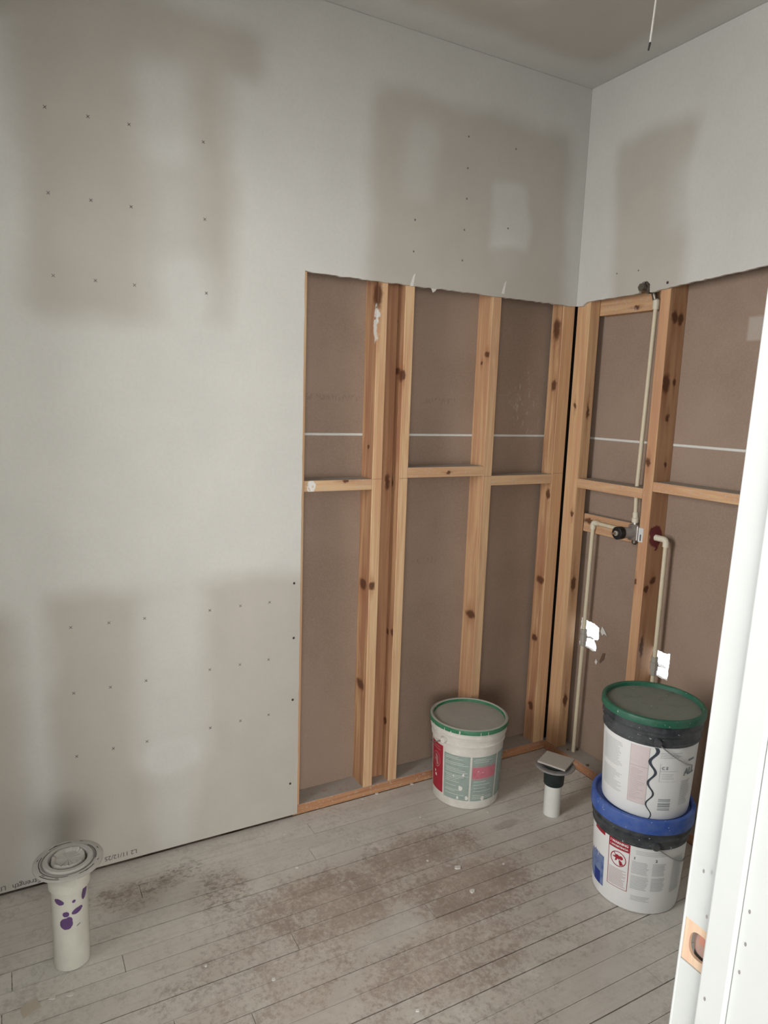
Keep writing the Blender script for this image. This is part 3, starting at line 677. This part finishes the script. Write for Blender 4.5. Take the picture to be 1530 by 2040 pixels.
for i, (a0, a1) in enumerate(((-5, 17), (20, 38))):
    lines(mb, C3, rf3, ph3, a0, a1, .132, .174, 9, .0007, 0, .5, 20+i, .2); lines(mb, C3, rf3, ph3, a0, a1, .080, .126, 10, .0007, 0, .5, 30+i, .2)
lines(mb, C3, rf3, ph3, -1, 40, .196, .212, 3, .0007, 0, .35, 9, .3); lines(mb, C3, rf3, ph3, -3, 24, .042, .060, 4, .0007, 0, .4, 11, .3); lines(mb, C3, rf3, ph3, 48, 70, .07, .19, 22, .0007, 0, .4, 12, .3)
mb.build('instruction_print', M_tgrey, b3, False, C3)
mb = MB(); cyl_text(mb, C3, rf3, -2, .183, '1', .012, .0008, 0, .0004, ph3); cyl_text(mb, C3, rf3, 24, .183, '2', .012, .0008, 0, .0003, ph3); mb.build('step_numbers', M_tdark, b3, False, C3)

C2 = (-.3350, -.8100, .3077)
b2, rf2, ph2 = bucket(C2, 'white bucket with dirty green lid stacked on the blue-lidded bucket', 218.6, M_bclean, M_bblack, M_bgdark, M_bgdark, M_bgdirty, .3190, .232, .1266, .150, 9, 1, .022, .66)
zb = C2[2]
mb = MB(); lines(mb, C2, rf2, ph2, -68, -30, zb+.135, zb+.215, 17, .0006, 0, .4, 41, .25); lines(mb, C2, rf2, ph2, -68, -30, zb+.055, zb+.12, 14, .0006, 0, .4, 42, .4)
lines(mb, C2, rf2, ph2, 14, 42, zb+.198, zb+.218, 4, .0006, 0, .4, 43, .3); lines(mb, C2, rf2, ph2, 46, 66, zb+.045, zb+.125, 14, .0006, 0, .35, 44, .4); lines(mb, C2, rf2, ph2, 18, 34, zb+.132, zb+.152, 3, .0006, 0, .3, 45, .3)
cyl_rect(mb, C2, rf2, 15, 15.5, zb+.125, zb+.182, .0006, 0, ph2); cyl_rect(mb, C2, rf2, 15, 38, zb+.125, zb+.126, .0006, 0, ph2); cyl_rect(mb, C2, rf2, 15, 38, zb+.158, zb+.1593, .0006, 0, ph2)
mb.build('instruction_print', M_tgrey, b2, False, C2)
mb = MB(); cyl_rect(mb, C2, rf2, -21, 1.5, zb+.045, zb+.226, .0005, 0, ph2); mb.build('label_pink_panel', M_tpale, b2, True, C2)
mb = MB()
for a0, a1, z0, z1 in ((-21.2, -20.8, .045, .226), (1.2, 1.6, .045, .226), (-21, 1.5, .0445, .0455), (-21, 1.5, .161, .1625)): cyl_rect(mb, C2, rf2, a0, a1, zb+z0, zb+z1, .0008, 0, ph2)
lines(mb, C2, rf2, ph2, -19, -1, zb+.055, zb+.155, 20, .0008, 0, .25, 46, .5)
mb.build('pink_panel_print', plain('mauve_panel_ink', (.47, .40, .42), .5), b2, False, C2)
mb = MB(); N = 70; pl = []
for i in range(N+1):
    t = i/N; z = zb+.230-.226*t; s = .0095*math.sin(t*2*math.pi*3.35+.5)*(1-.15*t)+.012-.002*t; hw = .0040*(1-t)+.0013
    pl.append((s, z, hw))
for q0, q1 in zip(pl[:-1], pl[1:]):
    mb.quad([on_cyl(C2, rf2, ph2+math.radians(1.5), q0[0]-q0[2], q0[1], .0009), on_cyl(C2, rf2, ph2+math.radians(1.5), q0[0]+q0[2], q0[1], .0009), on_cyl(C2, rf2, ph2+math.radians(1.5), q1[0]+q1[2], q1[1], .0009), on_cyl(C2, rf2, ph2+math.radians(1.5), q1[0]-q1[2], q1[1], .0009)])
mb.build('wavy_drip_line', M_tdark, b2, False, C2)
mb = MB(); cyl_text(mb, C2, rf2, 21, zb+.168, 'C E', .0125, .0008, 0, .0003, ph2); cyl_text(mb, C2, rf2, 59, zb+.150, 'ALL', .029, .0008, 0, .0013, ph2)
lines(mb, C2, rf2, ph2, 54, 66, zb+.183, zb+.190, 1, .0008, 0, .8, 47, .05)
M_tmid = plain('grey_lettering', (.20, .225, .25), .5); mb.build('label_lettering', M_tmid, b2, False, C2)
mb = MB(); z = .034
for h_, g_ in ((.0035, .002), (.002, .003), (.005, .0015), (.006, .004), (.003, .002), (.004, .001)):
    cyl_rect(mb, C2, rf2, 17, 33, zb+z, zb+z+h_, .0007, 0, ph2); z += h_+g_
mb.build('barcode', plain('barcode_ink', (.33, .36, .375), .5), b2, False, C2)

# ---- toilet waste pipe with flange (left foreground)
M_pvc = grime('white_pvc', (.60, .595, .53), (.50, .49, .43), .5)
M_pvcd = grime('dusty_pvc_flange', (.44, .425, .395), (.35, .335, .31), .8, .7)
M_prim = plain('purple_primer', (.115, .06, .17), .35, 0, .12, 60)
T = (-1.933, -.337, 0.0)
tp = empty('toilet_waste_pipe', T, 'thick white waste pipe with closet flange and purple primer stains near the wall', 'pipe')
tr = .0446
MB().lathe([(tr-.005, .0005), (tr, .0005), (tr, .235), (tr-.005, .235)], 48, T, 0, False).build('pipe', M_pvc, tp, 35, T)
MB().lathe([(tr+.0005, .222), (tr+.006, .224), (tr+.007, .245), (tr+.009, .268), (tr+.018, .283)], 48, T, 0, False).build('flange_hub', M_pvc, tp, 35, T)
fr = .085
MB().lathe([(tr+.016, .283), (fr-.002, .283), (fr, .2845), (fr, .2885), (fr-.003, .2905), (.066, .2905), (.0655, .287), (.0615, .287)], 64, T, 0, False).build('flange_ring', M_pvcd, tp, 35, T)
MB().lathe([(.061, .2865), (.061, .2925), (.058, .2955), (.049, .2955), (.046, .2915), (.045, .280), (.040, .276), (0, .276)], 64, T, 0, False).build('closet_collar', M_pvcd, tp, 35, T)
rr = random.Random(11); ph = [rr.uniform(-.0018, .0018) for _ in range(64)]
MB().lathe([(.0385, .274), (.0415, .289), (.039, .2985), (.033, .2965), (.029, .293), (0, .2915)], 48, T, 0, False, lambda a, r, z: (r*(1+ph[int(a*10) % 64]*12*(r > .02)), z+ph[int(a*10+9) % 64]*(r > .02))).build('test_cap', M_pvcd, tp, 30, T)
M_slot = plain('flange_slot_black', (.055, .05, .045), .9)  # near-black flat bands marking the slots on the ring
for a0, a1, r in ((-165, -95, .071), (-150, -110, .0805), (80, 125, .073), (150, 195, .0695), (-20, 40, .067), (-75, -40, .074)):
    mb = MB(); n = 14
    for i in range(n):
        f0, f1 = math.radians(a0+(a1-a0)*i/n), math.radians(a0+(a1-a0)*(i+1)/n); wd_ = .0011
        mb.quad([(T[0]+(r+s)*math.cos(f), T[1]+(r+s)*math.sin(f), .2909) for f, s in ((f0, -wd_), (f1, -wd_), (f1, wd_), (f0, wd_))])
    mb.build('flange_slot', M_slot, tp, False, T)
for i, a in enumerate((15, 60, 110, 160, 215, 245, 300, 335)):
    f = math.radians(a); o = Vector((T[0]+.0755*math.cos(f), T[1]+.0755*math.sin(f), .2909)); tn = Vector((-math.sin(f), math.cos(f), 0))*.0045; rn = Vector((math.cos(f), math.sin(f), 0))*.0009
    mb = MB(); mb.quad([o-tn-rn, o+tn-rn, o+tn+rn, o-tn+rn]); mb.build('flange_slot', M_slot, tp, False, T)
phT = math.atan2(CAM.y-T[1], CAM.x-T[0]); Rt = lambda z: tr
def splash(pxc, z, w_, h_, tilt, seed, m=M_prim, name='primer_stain'):
    a = math.asin(max(-.98, min(.98, pxc/.9))); rr = random.Random(seed); poly = []
    for i in range(22):
        t = i*2*math.pi/22; k = 1+rr.uniform(-.05, .05); x_, y_ = w_*math.cos(t)*k, h_*math.sin(t)*k
        poly.append((x_*math.cos(tilt)-y_*math.sin(tilt), x_*math.sin(tilt)+y_*math.cos(tilt)))
    mb = MB(); cyl_poly(mb, T, Rt, phT+a, z, poly, .0006, 0); mb.build(name, m, tp, False, T)
splash(-.52, .200, .0135, .0080, -.3, 1); splash(.18, .198, .0045, .0040, .5, 2); splash(.70, .209, .0085, .0200, -.35, 3)
splash(.33, .169, .0150, .0075, .35, 4); splash(-.22, .165, .0080, .0075, 0, 5); splash(-.22, .138, .0155, .0165, .2, 6); splash(-.08, .148, .0085, .0095, .2, 7)
splash(.36, .127, .0065, .0011, .45, 8, M_slot, 'scratch')

# ---- shower drain riser with a tile offcut on top
DR = (-.302, -.385, 0.0)
dp = empty('shower_drain_pipe', DR, 'thin white drain pipe with black rubber coupling near the bare corner', 'pipe')
M_pvc2 = grime('clean_white_pvc', (.68, .69, .66), (.58, .58, .55), .4)
M_rub = grime('black_rubber', (.012, .02, .02), (.04, .05, .05), .4)
M_zinc = plain('dusty_metal_flange', (.33, .325, .33), .45, .4, .15, 50)
MB().lathe([(.0250, .0005), (.0307, .0005), (.0307, .150), (.0250, .150)], 40, DR, 0, False).build('pipe', M_pvc2, dp, 35, DR)
MB().lathe([(.0312, .121), (.0345, .120), (.0365, .124), (.0375, .160), (.041, .172), (.041, .190)], 40, DR, 0, False).build('rubber_coupling', M_rub, dp, 35, DR)
MB().lathe([(.041, .189), (.070, .189), (.0725, .191), (.0725, .1935), (.070, .1955), (.058, .1955), (.057, .1935), (.045, .1935)], 56, DR, 0, False).build('flange_ring', M_zinc, dp, 35, DR)
MB().lathe([(.036, .188), (.036, .1985), (.050, .1995), (.052, .2005), (.050, .2015), (.0, .2015)], 48, DR, 0, False).build('drain_strainer', M_rub, dp, 35, DR)
tc = [hit(px, py, 2, .2085) for px, py in ((1071, 1515), (1090, 1495), (1145, 1512), (1126, 1534))]
mb = slab(MB(), [(q.x, q.y) for q in tc], [], .2017, .2085, 2)
ctr = sum(tc, Vector())/4
ti = mb.build('tile_offcut', [plain('dusty_beige_tile', (.42, .39, .355), .8, 0, .06, 50)], None, False, (ctr.x, ctr.y, .2017), .0006)
tag(ti, 'square dusty beige tile offcut lying on the black drain coupling', 'tile')

# ---- shower plumbing: valve, two supplies, riser
M_cpvc = grime('cream_cpvc', (.62, .55, .40), (.55, .50, .40), .4)
M_fit = grime('cream_cpvc_fitting', (.66, .61, .49), (.58, .54, .45), .4)
M_chrome = plain('brushed_valve_metal', (.42, .40, .37), .35, .7, .1, 60)
M_blk = plain('black_valve_cap', (.012, .012, .013), .4)
M_brass = plain('dark_brass_elbow', (.20, .18, .15), .4, .8, .2, 80)
VX, VY, VZ = .055, -.352, 1.036
VO = (VX, VY, .0385)
pl_ = empty('shower_plumbing', VO, 'rough shower valve with cream supply pipes and riser inside the studded wall', 'plumbing')
pr = .0080
# hot supply (next to the corner)
hy = -.130
def bend(p0, pc, p1, r=.012, n=6):
    p0, pc, p1 = Vector(p0), Vector(pc), Vector(p1); a = pc+(p0-pc).normalized()*r; b = pc+(p1-pc).normalized()*r
    return [p0]+[a*(1-t)**2+pc*2*t*(1-t)+b*t*t for t in [i/n for i in range(n+1)]]+[p1]
sup = MB().tube([(VX, hy+.009, .0385), (VX, hy, 1.024)], pr).build('supply_pipe', M_cpvc, pl_, True, VO)
MB().tube([(VX, hy-.012, VZ), (VX-.012, VY+.045, VZ)], pr).build('supply_pipe', M_cpvc, pl_, True, VO)
MB().tube(bend((VX, hy, VZ-.026), (VX, hy, VZ), (VX, hy-.026, VZ)), .0112).build('elbow', M_fit, sup, True, VO)
def coupling(z, yy, parent, m):
    a = Vector((VX, yy, z)); u = Vector((0, 0, 1))
    MB().tube([a-u*.036, a-u*.034, a-u*.016, a-u*.015, a+u*.015, a+u*.016, a+u*.034, a+u*.036], [.0098, .0120, .0120, .0140, .0140, .0120, .0120, .0098], 10).build('coupling', m, parent, 30, VO)
    MB().tube([a+Vector((.010, -.004, .002)), a+Vector((.018, -.022, .004)), a+Vector((.02, -.034, .001))], [.004, .0035, .0025], 8).build('valve_lever', M_chrome, parent, True, VO)
M_gfit = plain('grey_beige_fitting', (.36, .34, .30), .5, 0)
coupling(.550, hy+.003, sup, M_gfit)
# cold supply beyond the stud
cy = -.487
sup2 = MB().tube([(VX, cy, .0385), (VX, cy, 1.02)], pr).build('supply_pipe', M_cpvc, pl_, True, VO)
MB().tube(bend((VX, cy, VZ-.030), (VX, cy, VZ-.004), (VX, -.4405, VZ-.004), .014), .0115).build('elbow', M_fit, sup2, True, VO)
coupling(.555, cy, sup2, M_gfit)
# riser
ri = MB().tube([(VX, VY+.011, VZ+.030), (.055, -.3340, 1.19), (.050, -.350, 1.875)], pr).build('riser_pipe', M_cpvc, pl_, True, VO)
MB().tube([(VX, VY+.011, VZ+.036), (VX, VY+.012, VZ+.052), (VX, VY+.012, VZ+.053), (VX, VY+.013, VZ+.074)], [.0135, .0135, .0112, .0108], 14).build('adapter', M_fit, ri, 30, VO)
MB().tube([(.050, -.3497, 1.850), (.050, -.350, 1.882), (.048, -.350, 1.888)], [.0118, .0118, .006], 14).build('adapter', M_fit, ri, 30, VO)
el = MB().tube(bend((.046, -.348, 1.885), (.040, -.340, 1.918), (-.012, -.336, 1.922), .012), [.010]*8+[.0115], 14).build('drop_ear_elbow', M_brass, ri, True, VO)
MB().tube([(-.004, -.336, 1.9215), (-.020, -.336, 1.9225)], .0140, 6).build('threaded_collar', M_brass, el, False, VO)
mb = slab(MB(), [(-.356, 1.900), (-.346, 1.900), (-.343, 1.918), (-.336, 1.934), (-.346, 1.942), (-.357, 1.926)], [], -.0005, .012, 0); mb.build('mounting_ear', M_brass, el, False, VO)
# valve body and cartridge
vb = MB().box(.030, .080, VY-.026, VY+.022, VZ-.030, VZ+.030).build('valve_body', M_chrome, pl_, False, VO, .005)
MB().tube([(.0645, VY+.020, VZ), (.052, VY+.046, VZ)], .011).build('inlet', M_chrome, vb, True, VO)
MB().tube([(VX, VY+.010, VZ+.026), (VX, VY+.011, VZ+.040)], .0125).build('outlet', M_chrome, vb, True, VO)
MB().tube([(VX, VY+.006, VZ-.028), (VX, VY+.006, VZ-.042), (VX, VY+.006, VZ-.048)], [.011, .011, .006]).build('plug', M_brass, vb, 35, VO)
MB().tube([(.032, VY+.002, VZ), (-.004, VY+.006, VZ+.001), (-.020, VY+.007, VZ+.001)], [.0190, .0215, .0215], 28).build('barrel', plain('plaster_guard', (.40, .37, .35), .5, 0, .06), vb, 35, VO)
MB().tube([(-.019, VY+.007, VZ+.001), (-.042, VY+.008, VZ+.001), (-.044, VY+.008, VZ+.001)], [.0240, .0240, .021], 28).build('black_cap', M_blk, vb, 35, VO)
MB().tube([(-.043, VY+.008, VZ+.001), (-.048, VY+.008, VZ+.001)], .0095, 16).build('stem_nut', plain('bright_stem_nut', (.62, .60, .56), .3, .6), vb, 35, VO)
MB().tube([(-.046, VY+.008, VZ+.001), (-.068, VY+.0095, VZ+.001)], .0042, 12).build('stem', plain('copper_tone_stem', (.45, .33, .25), .35, .6), vb, True, VO)
mb = MB().box(.0115, .0125, -.4185, -.3975, VZ-.024, VZ+.028); mb.build('valve_tag', plain('white_valve_tag', (.62, .63, .63), .5), vb, False, VO)
mb = MB().box(.0108, .0115, -.4105, -.4055, VZ-.020, VZ+.004); mb.build('tag_print', plain('tag_black_print', (.06, .06, .065), .5), vb, False, VO)
MB().box(.0128, .0137, -.430, -.378, VZ-.026, VZ+.034).build('mounting_bracket', plain('grey_bracket', (.24, .235, .22), .5, .4), vb, False, VO) if False else None
MB().tube([(.045, VY-.024, VZ-.004), (.047, -.3975, VZ-.004)], .011).build('inlet', M_chrome, vb, True, VO)

# ---- wire hanging from the ceiling
h = hit(1293, 80, 2, 2.215); WX, WY = h.x, h.y
pts = []
for i in range(21):
    t = i/20; z = CEIL-(CEIL-2.20)*t; bend_ = .010*math.sin(t*2.6)
    q = hit(1293, 86, 2, 2.20); pts.append((q.x+bend_*.9+.012*(1-t)-.0045, q.y-bend_*.5, z))
wr = empty('ceiling_wire', pts[0], 'thin white electrical wire dangling from the ceiling', 'wire')
MB().tube(pts, .0021, 8).build('sheath', plain('white_wire_sheath', (.58, .57, .54), .5), wr, True, pts[0])
e0 = Vector(pts[-1]); MB().tube([e0, e0+Vector((-.002, .001, -.014))], [.0022, .0016], 8).build('taped_tip', M_screw, wr, False, pts[0])

# ---- scraps on the floor
M_card = plain('tan_card', (.52, .46, .38), .9, 0, .05); M_chip = plain('white_plaster_chip', (.62, .60, .56), .9, 0, .05, 60)
def scrap(name, px, py, poly, h_, mat, label, cat, group=None, rot=0):
    q = hit(px, py, 2, h_); ca, sa = math.cos(rot), math.sin(rot)
    mb = slab(MB(), [(q.x+a*ca-b*sa, q.y+a*sa+b*ca) for a, b in poly], [], .0004, h_, 2)
    o = mb.build(name, mat, None, False, (q.x, q.y, .0004)); tag(o, label, cat, group); return o
def tri(s, seed):
    rr = random.Random(seed); return [(s*rr.uniform(.6, 1.2)*math.cos(i*1.05), s*rr.uniform(.5, .9)*math.sin(i*1.05)) for i in range(6)]
scrap('card_scrap', 60, 2008, [(-.020, -.020), (.022, -.012), (.020, .022), (-.018, .014)], .002, M_card, 'tan card scrap lying on the boards in front of the flanged pipe', 'scrap', None, .2)
for i, (px, py, s) in enumerate([(140, 1980, .009), (105, 1987, .010)]):
    scrap('plaster_chip', px, py, tri(s, i), .003, M_chip, 'white plaster chip beside the tan card scrap', 'debris', 'chips by the card scrap')
q = hit(131, 1938, 2, .0); scrap('plastic_sliver', 127, 1950, [(-.003, -.016), (.002, -.016), (.006, .014), (.002, .016)], .002, M_chip, 'pale sliver of plastic at the foot of the flanged pipe', 'scrap', None, -.5)
for i, (px, py, s) in enumerate([(912, 1727, .012), (941, 1774, .011)]):
    scrap('plaster_chip', px, py, tri(s, 10+i), .004, M_chip, 'white plaster flake lying on the brown scuffed floor patch', 'debris', 'flakes on the scuffed patch')
for i, (px, py, s) in enumerate([(591, 1727, .006), (566, 1661, .005), (820, 1561, .009), (751, 1580, .007), (723, 1591, .006), (838, 1627, .006), (852, 1714, .005), (1003, 1720, .005), (832, 2012, .006), (1155, 1575, .005), (410, 1923, .005), (545, 1950, .006), (1133, 1496, .0), (972, 1617, .006)]):
    lab_, grp_ = ('tiny white plaster crumb on the open floor boards, away from any pipe or bucket', 'crumbs on the open floor')
    if (px, py) in ((820, 1561), (751, 1580), (723, 1591)): lab_, grp_ = 'white plaster crumb lying along the orange bottom plate below the double studs', 'crumbs along the bottom plate'
    if (px, py) in ((838, 1627), (972, 1617)): lab_, grp_ = 'white plaster crumb on the floor at the foot of the green rimmed bucket', 'crumbs by the lone bucket'
    if (px, py) == (1155, 1575): lab_, grp_ = 'white plaster crumb between the thin drain pipe and the stacked buckets', None
    if s: scrap('plaster_chip', px, py, tri(s, 30+i), .003, M_chip, lab_, 'debris', grp_)
for i, (px, py, s) in enumerate([(1150, 1493, .008), (1131, 1493, .006), (1170, 1524, .008)]):
    q = hit(px, py, 2, .0415); mb = slab(MB(), [(q.x+a, q.y+b) for a, b in tri(s, 60+i)], [], .0384, .0425, 2)
    tag(mb.build('bark_chip', plain('brown_wood_chip', (.16, .11, .08), .9), None, False, (q.x, q.y, .0384)), 'brown wood chip on the dusty right bottom plate', 'debris', 'chips on the plate')

for o in bpy.data.objects:
    if o.name.split('.')[0] in ('label_print', 'instruction_print', 'pink_panel_print', 'warning_small_print', 'barcode', 'step_numbers', 'label_lettering', 'warning_lettering', 'printed_lettering', 'ban_symbol', 'warning_label', 'label_green_panel', 'label_pink_panel'): o['kind'] = 'stuff'
for o in bpy.data.objects:
    if '_org' in o: del o['_org']
